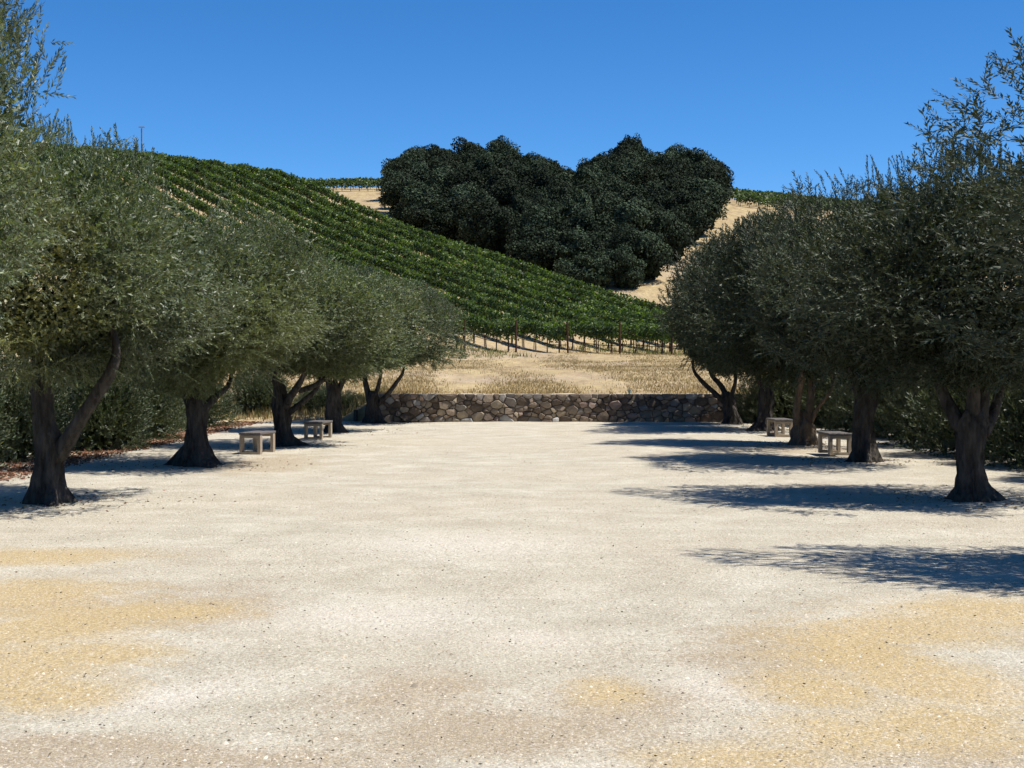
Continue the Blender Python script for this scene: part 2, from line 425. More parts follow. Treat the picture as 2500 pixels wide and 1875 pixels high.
# ------------------------------------------------------------------ stone wall
def clip(poly, a, b, c):
    """keep a*x+b*y<=c"""
    out = []
    for i in range(len(poly)):
        p, q = poly[i], poly[(i + 1) % len(poly)]
        dp, dq = a * p[0] + b * p[1] - c, a * q[0] + b * q[1] - c
        if dp <= 0: out.append(p)
        if dp * dq < 0:
            u = dp / (dp - dq)
            out.append((p[0] + u * (q[0] - p[0]), p[1] + u * (q[1] - p[1])))
    return out
def build_wall():
    g = random.Random(21)
    root = empty('stone_wall', ((WALL_X0 + WALL_X1) / 2, WALL_Y, 0))
    tag(root, 'low rubble stone retaining wall across the far end of the gravel court', 'wall')
    L = WALL_X1 - WALL_X0
    def box(name, x0, x1, y0, y1, z0, z1, m):
        v = [(x, y, z) for z in (z0, z1) for y in (y0, y1) for x in (x0, x1)]
        f = [(0, 2, 3, 1), (4, 5, 7, 6), (0, 1, 5, 4), (2, 6, 7, 3), (0, 4, 6, 2), (1, 3, 7, 5)]
        return link(name, poly_mesh(name, v, f, m), root)
    box('mortar_core', -L / 2, L / 2, 0.03, 0.40, -0.10, WALL_H - 0.035, M_MORTAR)
    # top course of mortar, slightly wavy
    n = 60
    V, Fc = [], []
    for i in range(n + 1):
        x = -L / 2 + L * i / n
        h = WALL_H - 0.012 + g.uniform(-0.012, 0.012)
        V += [(x, 0.035, WALL_H - 0.06), (x, 0.035 + g.uniform(0, 0.02), h), (x, 0.38, h + g.uniform(-0.01, 0.01)), (x, 0.42, WALL_H - 0.06)]
    for i in range(n):
        for j in range(3):
            a = i * 4 + j
            Fc.append((a, a + 4, a + 5, a + 1))
    link('wall_cap', poly_mesh('wall_cap', V, Fc, M_CAP_SUNLIT), root)
    seeds = []
    tries = 0
    while tries < 9000 and len(seeds) < 285:
        tries += 1
        r = g.choice([0.06, 0.075, 0.09, 0.11, 0.14]) if tries < 1500 else g.choice([0.045, 0.055, 0.065, 0.08])
        p = (g.uniform(-L / 2, L / 2), g.uniform(0.02, WALL_H - 0.02), r)
        if all(((p[0] - q[0]) / 1.45) ** 2 + (p[1] - q[1]) ** 2 > (0.62 * (r + q[2])) ** 2 for q in seeds): seeds.append(p)
    skews = {(p[0], p[1]): g.uniform(-0.16, 0.16) for p in seeds}
    for (x, z, r) in seeds:
        poly = [(-L / 2, -0.01), (L / 2, -0.01), (L / 2, WALL_H), (-L / 2, WALL_H)]
        for (u, w, q) in seeds:
            if (u, w) == (x, z) or abs(u - x) > 1.2: continue
            dx, dz = (u - x) / 1.45, w - z
            d2 = dx * dx + dz * dz
            # power diagram: bigger stones take more room
            k = (d2 + r * r - q * q) / (2 * d2)
            sk = skews[(x, z)] + skews[(u, w)]                     # joints run askew, as broken stone does
            ax, az = dx / 1.45 - dz * sk, dz + dx * sk
            mx, mz = x + (u - x) * k, z + dz * k
            poly = clip(poly, ax, az, ax * mx + az * mz)
            if len(poly) < 3: break
        if len(poly) < 3: continue
        cx = sum(p[0] for p in poly) / len(poly); cz = sum(p[1] for p in poly) / len(poly)
        # cut corners once, so outlines read as broken stone
        pts = []
        for i in range(len(poly)):
            p, q = poly[i], poly[(i + 1) % len(poly)]
            if math.hypot(p[0] - q[0], p[1] - q[1]) < 0.015: continue
            for u in (0.09, 0.91): pts.append((p[0] + u * (q[0] - p[0]), p[1] + u * (q[1] - p[1])))
        if len(pts) < 4: continue
        sz = max(max(abs(p[0] - cx) for p in pts), max(abs(p[1] - cz) for p in pts))
        if sz < 0.02: continue
        ins = 1 - min(0.2, 0.0065 / sz * 1.2)
        pr = g.uniform(0.015, 0.085)
        tx, tzz = g.uniform(-0.38, 0.38), g.uniform(-0.30, 0.30)
        V = []
        for (sc, dep) in ((ins, -0.06), (ins * 0.985, pr * 0.55), (ins * 0.87, pr)):
            for p in pts:
                jx, jz = g.uniform(-1, 1) * 0.006, g.uniform(-1, 1) * 0.006
                a, b = (p[0] - cx) * sc + jx, (p[1] - cz) * sc + jz
                V.append((a, -dep - (a * tx + b * tzz if dep > 0 else 0) + 0.02, b))
        k = len(pts)
        V.append((g.uniform(-.2, .2) * sz, -pr - 0.012 + 0.02, g.uniform(-.2, .2) * sz))
        Fc = []
        for j in (0, 1):
            for i in range(k):
                a, b = j * k + i, j * k + (i + 1) % k
                Fc.append((a, b, b + k, a + k))
        for i in range(k): Fc.append((2 * k + i, 2 * k + (i + 1) % k, 3 * k))
        m = g.choices(STONES, [7, 2.6, 5, 2, 1.6, 0.9])[0]
        so = link('stone', poly_mesh('stone', V, Fc, m), root)
        so.location = (cx, 0, cz)
    return root
build_wall()

# ------------------------------------------------------------------ tubes, trunks
def tube_geo(path, radii, seg=10, lob=0.0, seed=0, rough=0.06, flare=None):
    """closed swept tube; lob = gnarled lobes, flare = root lobes near the start"""
    g = np.random.default_rng(seed)
    P = [Vector(p) for p in path]
    # resample with Catmull-Rom
    pts, rad = [], []
    for i in range(len(P) - 1):
        p0, p1, p2, p3 = P[max(i - 1, 0)], P[i], P[i + 1], P[min(i + 2, len(P) - 1)]
        n = max(2, int((p2 - p1).length / 0.09))
        n = min(n, 10)
        for j in range(n):
            u = j / n
            pts.append(0.5 * ((2 * p1) + (p2 - p0) * u + (2 * p0 - 5 * p1 + 4 * p2 - p3) * u * u + (3 * p1 - p0 - 3 * p2 + p3) * u ** 3))
            rad.append(radii[i] * (1 - u) + radii[i + 1] * u)
    pts.append(P[-1]); rad.append(radii[-1])
    ph = g.uniform(0, 6.28, 8)
    burls = [(g.uniform(0, len(pts)), g.uniform(0, 6.28), g.uniform(0.25, 0.6), g.uniform(0.15, 0.38) * (1 if g.uniform() < 0.75 else -0.8)) for _ in range(12)]
    V, Fc = [], []
    up = Vector((0.3, 0.9, 0.1)).normalized()
    for i, (p, r) in enumerate(zip(pts, rad)):
        d = (pts[min(i + 1, len(pts) - 1)] - pts[max(i - 1, 0)]).normalized()
        x = d.cross(up).normalized(); y = x.cross(d)
        tw = i * 0.09
        for k in range(seg):
            a = 2 * math.pi * k / seg
            f = 1 + lob * (0.5 * math.sin(3 * a + ph[0] + tw) + 0.35 * math.sin(5 * a + ph[1] - tw * 1.7) + 0.3 * math.sin(2 * a + ph[2] + i * 0.5))
            if flare:
                h = (p - pts[0]).length
                w = math.exp(-h / flare)
                f *= 1 + w * 0.62 * ((1 - 1.6 * abs(math.sin(2.5 * a + ph[3]))) * 0.55 + math.sin(3 * a + ph[4]) * 0.45 + math.sin(9 * a + ph[5]) * 0.25)
                f += 0.10 * math.sin(7 * a + h * 9 + ph[6])
            if lob > 0.15:
                f += 0.055 * math.sin(11 * a + ph[7] + 0.8 * math.sin(i * 0.35)) + 0.03 * math.sin(17 * a + i * 0.2)
                for (bi, ba, bw, bh) in burls:
                    da = (a - ba + math.pi) % (2 * math.pi) - math.pi
                    f += bh * math.exp(-((i - bi) / 2.2) ** 2 - (da / bw) ** 2)
            f += g.normal() * rough
            V.append(p + (x * math.cos(a) + y * math.sin(a)) * (r * f))
    m = len(pts)
    for i in range(m - 1):
        for k in range(seg):
            a, b = i * seg + k, i * seg + (k + 1) % seg
            Fc.append((a, b, b + seg, a + seg))
    Fc.append(list(range(seg))[::-1]); Fc.append([(m - 1) * seg + k for k in range(seg)])
    return V, Fc
def tube(name, path, radii, mat, parent=None, **kw):
    V, Fc = tube_geo(path, radii, **kw)
    return link(name, poly_mesh(name, V, Fc, mat, smooth=True), parent)

# ------------------------------------------------------------------ foliage templates
def leaf_quad(L, W, fold=0.18):
    return np.array([[0, 0, 0], [-W / 2, fold * W, L * 0.45], [0, 0, L], [W / 2, fold * W, L * 0.45]])
def twig_template(seed, length, n, L, W, spread=0.75):
    g = np.random.default_rng(seed)
    Vs = []
    for i in range(n):
        u = (i + 0.7) / n
        a = i * 2.4 + g.uniform(-.5, .5)
        sp = spread * (1 - 0.55 * u) + g.uniform(-.15, .15)
        d = np.array([math.cos(a) * math.sin(sp), math.sin(a) * math.sin(sp), math.cos(sp)])
        M = basis(d[None], g)[0]
        s = g.uniform(0.75, 1.15) * (1 - 0.25 * u)
        bend = 0.10 * length * u * u
        Vs.append(leaf_quad(L, W) * s @ M.T + np.array([bend, 0, u * length]))
    V = np.concatenate(Vs)
    # the stem, one thin folded strip
    st = np.array([[-0.003, 0, 0], [0.003, 0, 0], [0.10 * length + 0.001, 0.002, length], [0.10 * length - 0.001, 0.002, length]])
    V = np.concatenate([V, st])
    return V, np.arange(len(V)).reshape(-1, 4)

OL = np.array([[0.056, 0.080, 0.026], [0.082, 0.110, 0.036], [0.112, 0.140, 0.056], [0.150, 0.172, 0.098], [0.150, 0.160, 0.040]])
def olive_crown(seed, n_twig, n_leaf, L, W, twig_len, sprigs, core=31000):
    """unit crown: about 1 wide (radius) and from z=0 (skirt) to z=1 (top); metres are set by scale 2.4,2.4,3.4"""
    g = np.random.default_rng(seed)
    SC = np.array([2.4, 2.4, 3.4])
    lump = Noise3(seed + 1, 2.6); lump2 = Noise3(seed + 2, 6.0); hollow = Noise3(seed + 3, 3.0)
    def envelope(d):
        # dome: widest at z~0.38, flat-ish skirt below
        up = d[:, 2] >= 0
        rz = np.where(up, 0.58, 0.40)
        r = 1 / np.sqrt((d[:, 0] ** 2 + d[:, 1] ** 2) / 1.0 + (d[:, 2] / rz) ** 2)
        return r * (1 + 0.17 * lump(d) + 0.09 * lump2(d))
    def sample(n, lo, hi):
        d = unit(g.normal(size=(n, 3)) * np.array([1, 1, 0.85]))
        r = envelope(d)
        f = 1 - (1 - lo) * g.uniform(0, 1, n) ** 1.6
        f = f * hi
        p = d * (r * f)[:, None]
        p[:, 2] += 0.42
        return p * SC, d, f
    P, d, f = sample(int(n_twig * 1.45), 0.55, 1.0)
    h = hollow(P / 1.0)
    keep = (h > -0.04) | (f < 0.70)
    P, d, f = P[keep][:n_twig], d[keep][:n_twig], f[keep][:n_twig]
    upb = np.where(d[:, 2] > 0.15, 0.9, np.where(d[:, 2] > -0.3, 0.15, -0.25))
    D = unit(d * 0.55 + np.stack([0 * upb, 0 * upb, upb * 0.8], 1) + g.normal(size=d.shape) * 0.62)
    T = [twig_template(seed * 10 + i, twig_len, n_leaf, L, W) for i in range(3)]
    Vs, Fs, Cs, off = [], [], [], 0
    which = g.integers(0, 3, len(P))
    tone = Noise3(seed + 7, 1.3)
    def add(tv, tf, M, S, Pp, bright=1.0):
        nonlocal off
        V, Fc = scatter(tv, tf, M, S, Pp)
        n = len(Pp); nl = len(tv) // 4
        base = OL[g.choice(5, p=[.24, .30, .22, .12, .12], size=(n, nl))]
        tw = np.clip(1 + 0.22 * tone(Pp)[:, None, None] + g.normal(size=(n, 1, 1)) * 0.14, 0.5, 1.6)
        c = base * tw * bright
        c[:, -1] = c[:, -1] * 0 + np.array([0.12, 0.11, 0.07]) if nl > 4 else c[:, -1]
        Vs.append(V); Fs.append(Fc + off); Cs.append(np.repeat(c.reshape(-1, 3), 4, axis=0)); off += len(V)
    for i in range(3):
        k = which == i
        add(*T[i], basis(D[k], g), g.uniform(0.75, 1.3, k.sum()), P[k])
    # upright water shoots on top and the outer shoulders
    ds = unit(np.stack([g.normal(size=sprigs) * 0.75, g.normal(size=sprigs) * 0.75, np.abs(g.normal(size=sprigs)) + 0.45], 1))
    ps = ds * (envelope(ds) * 0.86)[:, None]; ps[:, 2] += 0.42
    tv, tf = twig_template(seed * 10 + 5, twig_len * 1.5, int(n_leaf * 1.7), L * 0.9, W, 0.6)
    add(tv, tf, basis(unit(ds * 0.35 + np.array([0, 0, 1.0]) + g.normal(size=ds.shape) * 0.16), g), g.uniform(0.7, 1.35, sprigs), ps * SC)
    # hanging shoots around the skirt
    ns = sprigs // 4
    a = g.uniform(0, 6.283, ns); rr = g.uniform(0.25, 0.62, ns)
    ps = np.stack([np.cos(a) * rr * 2.4, np.sin(a) * rr * 2.4, g.uniform(0.05, 0.5, ns)], 1)
    dd = unit(np.stack([np.cos(a) * .6, np.sin(a) * .6, g.uniform(-1.1, -.2, ns)], 1))
    add(tv, tf, basis(dd, g), g.uniform(0.6, 1.1, ns), ps)
    # inner foliage, larger clustered leaves
    Pc, dc, fc = sample(core, 0.25, 0.78)
    add(leaf_quad(0.095, 0.038), np.array([[0, 1, 2, 3]]), basis(unit(dc + g.normal(size=dc.shape)), g), g.uniform(0.7, 1.3, core), Pc, 0.8)  # lower leaf tone paints in the shade of the crown's hollows
    return fast_mesh('olive_foliage', np.concatenate(Vs), np.concatenate(Fs), M_OLIVE, np.concatenate(Cs))

NEAR = [olive_crown(101, 8200, 20, 0.062, 0.0175, 0.27, 170), olive_crown(140, 8200, 20, 0.062, 0.0175, 0.27, 170)]
FAR = [olive_crown(180, 5600, 15, 0.085, 0.026, 0.29, 110, 20000), olive_crown(220, 5600, 15, 0.085, 0.026, 0.29, 110, 20000)]

# ------------------------------------------------------------------ olive trees
def olive(label, base_px, depth, trunk, limbs, crown, mesh, bark=M_BARK, seed=0, mat=None, crown_rot=0.0):
    """trunk: (px,py,radius m) upward; limbs: lists of the same; crown: (dx,dy,radius_x,radius_y,z_skirt,z_top) in metres"""
    b = at(base_px[0], base_px[1], depth); b.z = 0
    root = empty('olive_tree', b)
    tag(root, label, 'olive tree', 'olive trees lining the gravel court')
    g = random.Random(seed)
    def rel(p, q, k):
        w = at(p, q, depth) - b
        return Vector((w.x, k, w.z))
    tp = [rel(p, q, 0) for p, q, r in trunk]; tp[0].z = -0.06
    tr = [r * 0.76 * (1.0, 0.84, 0.93)[min(i, 2)] if i < 3 else r * 0.76 for i, (p, q, r) in enumerate(trunk)]
    tp.append(tp[-1] + (tp[-1] - tp[-2]).normalized() * 0.16); tr.append(tr[-1] * 0.45)
    tube('trunk', tp, tr, bark, root, seg=40, lob=0.20, seed=seed, rough=0.05, flare=0.34)
    cx, cy, rx, ry, z0, z1 = crown
    for lm in limbs:
        k = 0.0; pts = []
        dk = g.uniform(-0.22, 0.22)
        for i, (p, q, r) in enumerate(lm): pts.append(rel(p, q, dk * i))
        rad = [r * 0.85 for p, q, r in lm]
        # carry the limb on into the crown
        d = (pts[-1] - pts[-2]).normalized()
        for i in range(3):
            tc = (Vector((cx, cy, z0 + (z1 - z0) * 0.55)) - pts[-1])
            d = (d * 0.7 + tc * 0.45 + Vector((g.uniform(-.3, .3), g.uniform(-.4, .4), 0.25))).normalized()
            pts.append(pts[-1] + d * (z1 - z0) * 0.10); rad.append(rad[-1] * 0.72)
        tube('limb', pts, rad, bark, root, seg=10, lob=0.10, seed=seed + len(pts), rough=0.03)
        for i in range(4):
            s = pts[-1 - g.randint(0, 2)]
            d = Vector((g.uniform(-1, 1), g.uniform(-1, 1), g.uniform(0.0, 0.9))).normalized()
            e = s + d * g.uniform(0.4, 0.7)
            tube('branch', [s, (s + e) / 2 + Vector((0, 0, 0.08)), e], [0.035, 0.024, 0.010], bark, root, seg=6, seed=seed + i)
    c = link('crown', mesh, root)
    c.location = (cx, cy, z0)
    c.scale = (rx / 2.4, ry / 2.4, (z1 - z0) / 3.4)
    c.rotation_euler = (0, 0, R(crown_rot))
    if mat:
        c.material_slots[0].link = 'OBJECT'; c.material_slots[0].material = mat
    return root
def gd(py): return on_ground(1250, py).y

M_OLIVE_YEL = leaf_material('olive_leaves_yellowing', (0.145, 0.170, 0.115), 0.55, 0.18, 0.95, 0.45, 0.4,
                            patch=[((-0.2, -1.9, 1.7), 1.15, (0.23, 0.16, 0.035), 0.62), ((-0.4, -2.0, 0.7), 1.9, (0.18, 0.175, 0.04), 0.65)])
M_OLIVE_GREEN = leaf_material('olive_leaves_greener', (0.16, 0.18, 0.13), 0.5, 0.18, 1.02, 0.48, 0.35,
                              patch=[((0.6, -1.6, 0.8), 2.2, (0.13, 0.14, 0.045), 0.55)])
M_OLIVE_SHADED = leaf_material('olive_leaves_shaded', (0.07, 0.09, 0.06), 0.6, 0.10, 0.38, 0.55, 0.25)  # darker olive leaves: the right row's shaded side is put into the colour

y = gd(1228)
olive('nearest left olive with its trunk in view, thick limb leaning right, leaves partly yellowing', (120, 1228), y,
      [(120, 1228, .40), (119, 1190, .26), (120, 1140, .215), (125, 1090, .21), (112, 1040, .165), (106, 980, .155), (100, 915, .14)],
      [[(135, 1120, .13), (185, 1060, .105), (240, 985, .09), (300, 905, .08)], [(105, 950, .10), (85, 880, .08), (70, 800, .06)], [(102, 930, .09), (140, 850, .07)]],
      (0.15, 0, 2.2, 2.4, 1.55, 4.2), NEAR[0], seed=1, mat=M_OLIVE_YEL, crown_rot=0)
y = gd(1137)
olive('olive with the second trunk from the left, with spreading root mound beside the benches', (480, 1137), y,
      [(480, 1137, .58), (480, 1112, .40), (481, 1085, .25), (480, 1040, .19), (479, 1005, .19), (478, 985, .17)],
      [[(470, 1005, .10), (450, 965, .08), (440, 925, .06)], [(478, 1000, .11), (476, 950, .09), (480, 905, .07)], [(490, 1010, .09), (515, 975, .07), (545, 945, .05)]],
      (0.2, 0, 2.35, 2.4, 1.32, 3.85), NEAR[1], seed=2, mat=M_OLIVE_GREEN, crown_rot=40)
y = gd(1088)
olive('olive with the third trunk from the left, two crooked limbs reaching right above a bench', (695, 1088), y,
      [(695, 1088, .42), (692, 1068, .27), (690, 1040, .20), (688, 1005, .20), (684, 975, .17), (680, 945, .13)],
      [[(698, 1000, .10), (705, 978, .10), (728, 947, .085), (745, 920, .06)], [(728, 955, .07), (770, 940, .065), (806, 912, .055)],
       [(705, 1008, .08), (722, 994, .075), (755, 966, .06), (775, 940, .04)], [(682, 960, .08), (672, 930, .06)]],
      (0.3, 0, 2.3, 2.4, 1.40, 3.7), FAR[0], seed=3, mat=M_OLIVE_GREEN, crown_rot=100)
y = gd(1053)
olive('olive with the fourth trunk from the left, thick upright trunk behind the farther bench', (817, 1053), y,
      [(817, 1053, .42), (816, 1035, .30), (814, 1005, .245), (814, 970, .22), (815, 945, .20)],
      [[(806, 955, .11), (803, 925, .10), (800, 895, .08)], [(826, 955, .09), (840, 925, .085), (858, 895, .06)], [(815, 950, .08), (822, 905, .06)]],
      (0.15, 0, 2.3, 2.4, 1.48, 3.85), FAR[1], seed=4, crown_rot=200)
y = gd(1029)
olive('farthest olive tree of the left row, three stems fanning out by the wall end', (912, 1029), y - 0.8,
      [(912, 1029, .42), (910, 1012, .30), (908, 990, .24), (909, 968, .22)],
      [[(902, 975, .12), (895, 950, .10), (890, 922, .08)], [(912, 972, .08), (924, 945, .07), (932, 915, .05)], [(918, 990, .09), (945, 965, .085), (968, 935, .07), (985, 910, .05)]],
      (0.5, 0, 2.2, 2.3, 1.55, 3.9), FAR[0], seed=5, crown_rot=310)
y = gd(1222)
olive('nearest fully visible olive tree on the right, flared trunk at the right edge', (2372, 1222), y,
      [(2372, 1222, .46), (2370, 1190, .29), (2368, 1145, .225), (2366, 1095, .22), (2370, 1055, .23), (2372, 1030, .21)],
      [[(2350, 1050, .11), (2330, 1000, .10), (2310, 940, .08)], [(2370, 1040, .11), (2374, 985, .10), (2372, 920, .08)], [(2390, 1050, .10), (2405, 990, .09), (2410, 930, .07)],
       [(2400, 1060, .09), (2440, 1010, .08), (2470, 945, .07)]],
      (0.05, 0.1, 2.2, 2.4, 1.45, 4.05), NEAR[0], seed=6, mat=M_OLIVE_SHADED, crown_rot=250)
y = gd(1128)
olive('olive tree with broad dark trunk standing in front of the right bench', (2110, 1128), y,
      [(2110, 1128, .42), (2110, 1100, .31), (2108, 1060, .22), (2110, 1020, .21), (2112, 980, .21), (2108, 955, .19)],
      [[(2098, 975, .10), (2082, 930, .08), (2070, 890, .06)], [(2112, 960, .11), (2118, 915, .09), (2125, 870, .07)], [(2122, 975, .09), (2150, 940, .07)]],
      (-0.15, 0, 2.3, 2.4, 1.42, 4.4), NEAR[1], seed=7, mat=M_OLIVE_SHADED, crown_rot=200)
y = gd(1086)
olive('olive tree with sunlit pale stems rising from a knobbly burl between the right benches', (1962, 1086), y,
      [(1962, 1086, .40), (1960, 1070, .30), (1959, 1052, .27), (1960, 1035, .22), (1960, 1022, .14)],
      [[(1948, 1042, .12), (1941, 1010, .085), (1943, 970, .08), (1949, 920, .075)], [(1970, 1040, .11), (1978, 1000, .09), (1983, 955, .085), (1986, 910, .075)],
       [(1978, 1035, .06), (1992, 1000, .05), (2012, 972, .045), (2026, 945, .04)]],
      (-0.25, 0, 2.4, 2.4, 1.5, 4.55), FAR[1], bark=M_BARK_SUNLIT, seed=8, mat=M_OLIVE_SHADED, crown_rot=20)
y = gd(1050)
olive('dark trunked olive tree left of the farther right bench', (1862, 1050), y,
      [(1862, 1050, .46), (1864, 1030, .30), (1868, 1000, .23), (1870, 965, .22), (1872, 935, .19)],
      [[(1864, 955, .10), (1850, 920, .08)], [(1872, 950, .10), (1880, 910, .08)]],
      (-0.35, 0, 2.35, 2.4, 1.5, 4.75), FAR[0], seed=9, mat=M_OLIVE_SHADED, crown_rot=240)
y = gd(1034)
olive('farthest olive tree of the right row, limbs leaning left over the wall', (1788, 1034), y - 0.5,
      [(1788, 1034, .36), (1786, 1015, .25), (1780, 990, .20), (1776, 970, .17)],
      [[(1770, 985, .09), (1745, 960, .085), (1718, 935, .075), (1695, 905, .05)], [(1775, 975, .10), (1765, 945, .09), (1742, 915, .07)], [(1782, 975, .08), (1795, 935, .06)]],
      (-0.25, 0, 2.15, 2.3, 1.58, 4.8), FAR[1], seed=10, mat=M_OLIVE_SHADED, crown_rot=150)
# the two nearest trees stand beside the frame: crown edge and shadow are in view
def near_tree(label, x, yy, crown, mesh, mat, seed, rot):
    b = Vector((x, yy, 0))
    def pp(dx, z):
        w = b + Vector((dx, 0, z))
        # back to photo pixels so that the shared builder can be used
        f = Vector((0, math.cos(PITCH), -math.sin(PITCH))); u = Vector((0, math.sin(PITCH), math.cos(PITCH)))
        v = w - Vector((0, 0, CAMH)); dpt = v.dot(f)
        return CX + v.x / dpt * FPX, CY - v.dot(u) / dpt * FPX
    tr = [(*pp(dx, z), r) for dx, z, r in ((0, 0, .42), (0, .2, .28), (0.02, .6, .22), (0, 1.0, .2), (0, 1.25, .18))]
    lm = [[(*pp(dx, z), r) for dx, z, r in l] for l in (((-.05, 1.1, .11), (-.25, 1.6, .09), (-.5, 2.1, .07)), ((.05, 1.1, .11), (.2, 1.7, .09), (.5, 2.2, .06)), ((0, 1.2, .1), (0, 1.9, .08)))]
    olive(label, pp(0, 0), yy, tr, lm, crown, mesh, seed=seed, mat=mat, crown_rot=rot)
near_tree('olive crown cut off by the left edge of the picture, tallest at upper left', -6.05, 12.0, (0.5, 0, 2.0, 2.0, 1.5, 4.8), NEAR[1], None, 31, 70)
near_tree('olive tree at the right edge, one twig showing high up, casting the nearest shadow', 5.85, 11.4, (0.95, -0.35, 1.85, 3.1, 1.5, 4.35), NEAR[0], M_OLIVE_SHADED, 32, 250)

# ------------------------------------------------------------------ hedge shrubs
def shrub_mesh(seed, n_twig=1900, n_leaf=13):
    g = np.random.default_rng(seed)
    lump = Noise3(seed, 2.8)
    d = unit(g.normal(size=(n_twig, 3))); d[:, 2] = np.abs(d[:, 2]) * np.where(g.uniform(size=n_twig) < 0.85, 1, -0.3)
    d = unit(d)
    r = (1 + 0.18 * lump(d)) * (1 - 0.55 * g.uniform(0, 1, n_twig) ** 1.7)
    P = d * r[:, None] * np.array([1.25, 1.25, 1.55]); P[:, 2] = np.maximum(P[:, 2] + 0.35, 0.03)
    D = unit(d + np.array([0, 0, 0.6]) + g.normal(size=d.shape) * 0.4)
    tv, tf = twig_template(seed, 0.34, n_leaf, 0.085, 0.030)
    V, Fc = scatter(tv, tf, basis(D, g), g.uniform(0.7, 1.3, n_twig), P)
    nl = len(tv) // 4
    c = OL[g.choice(5, p=[.35, .33, .2, .04, .08], size=(n_twig, nl))] * np.clip(1 + g.normal(size=(n_twig, 1, 1)) * 0.2, .5, 1.6)
    k = 1200
    dc = unit(g.normal(size=(k, 3))); dc[:, 2] = np.abs(dc[:, 2])
    Pc = dc * g.uniform(0.2, 0.8, (k, 1)) * np.array([1.2, 1.2, 1.5]); Pc[:, 2] += 0.12
    V2, F2 = scatter(leaf_quad(0.24, 0.13), np.array([[0, 1, 2, 3]]), basis(g.normal(size=(k, 3)), g), g.uniform(.7, 1.3, k), Pc)
    c2 = OL[g.integers(0, 3, (k, 1))] * 0.8
    return fast_mesh('shrub_foliage', np.concatenate([V, V2]), np.concatenate([Fc, F2 + len(V)]), M_HEDGE,
                     np.repeat(np.concatenate([c.reshape(-1, 3), c2.reshape(-1, 3)]), 4, axis=0))
SHR = [shrub_mesh(301), shrub_mesh(322)]
def shrub(label, x, yy, rad, h, i, group):
    root = empty('shrub', (x, yy, max(0.0, tz(x, yy))), i * 1.3)
    tag(root, label, 'shrub', group)
    f = link('foliage', SHR[i % 2], root)
    f.scale = (rad / 1.25, rad / 1.25, h / 1.9)
    for k in range(4):
        a = i + k * 1.6
        tube('stem', [(0.05 * math.cos(a), 0.05 * math.sin(a), -0.05), (0.2 * math.cos(a), 0.2 * math.sin(a), h * 0.3), (0.4 * math.cos(a), 0.4 * math.sin(a), h * 0.62)],
             [0.045, 0.035, 0.02], M_BARK, root, seg=6, seed=i + k)
LS = [(-9.6, 22.6, 1.3, 2.2, 'round grey green shrub at the left edge behind the leftmost olive'),
      (-8.9, 25.0, 1.1, 1.9, 'shrub at far left, second of the hedge behind the leftmost trunk'),
      (-8.25, 28.0, 1.15, 1.9, 'sunlit green shrub framed between the leaning limb and second olive'),
      (-9.3, 30.5, 1.3, 2.2, 'shrub set back behind the sunlit one on the left'),
      (-8.5, 32.2, 1.0, 1.7, 'dark shrub just left of the second olive trunk'),
      (-9.2, 35.0, 1.2, 1.9, 'shrub behind the second olive trunk'),
      (-8.5, 37.6, 1.0, 1.5, 'dark low shrub right of the second olive trunk'),
      (-10.2, 40.2, 1.2, 1.7, 'shrub at the far corner of the left hedge'),
      (-7.6, 43.3, 0.9, 1.25, 'grey green shrub behind the nearer left bench'),
      (-5.85, 43.4, 0.75, 0.75, 'low green shrub between the third and fourth left trunks'),
      (-4.9, 43.0, 0.5, 0.5, 'small low shrub beside the dark post at the wall end')]
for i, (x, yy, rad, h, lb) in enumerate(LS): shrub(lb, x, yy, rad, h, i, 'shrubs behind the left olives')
RS = [(8.9, 20.5, 1.2, 2.2, 'shrub at right edge behind the nearest right olive'),
      (9.0, 23.2, 1.3, 2.3, 'dark shrub behind the nearest right trunk'),
      (8.9, 26.2, 1.3, 2.2, 'dark shrub left of the nearest right trunk'),
      (9.0, 29.2, 1.3, 2.3, 'dark shrub between the two nearest right trunks, nearer half'),
      (9.1, 32.2, 1.35, 2.3, 'dark shrub between the two nearest right trunks, farther half'),
      (9.2, 35.2, 1.3, 2.2, 'dark shrub right of the broad dark trunk'),
      (9.0, 38.0, 1.3, 2.2, 'dark shrub behind the broad dark trunk'),
      (9.3, 40.6, 1.2, 2.0, 'dark shrub at the far corner of the right hedge'),
      (8.0, 40.5, 0.9, 1.6, 'dark shrub behind the sunlit pale stems'),
      (7.0, 40.55, 0.62, 1.3, 'dark shrub covering the right end of the stone wall')]
for i, (x, yy, rad, h, lb) in enumerate(RS): shrub(lb, x, yy, rad, h, i + 20, 'shrubs behind the right olives')

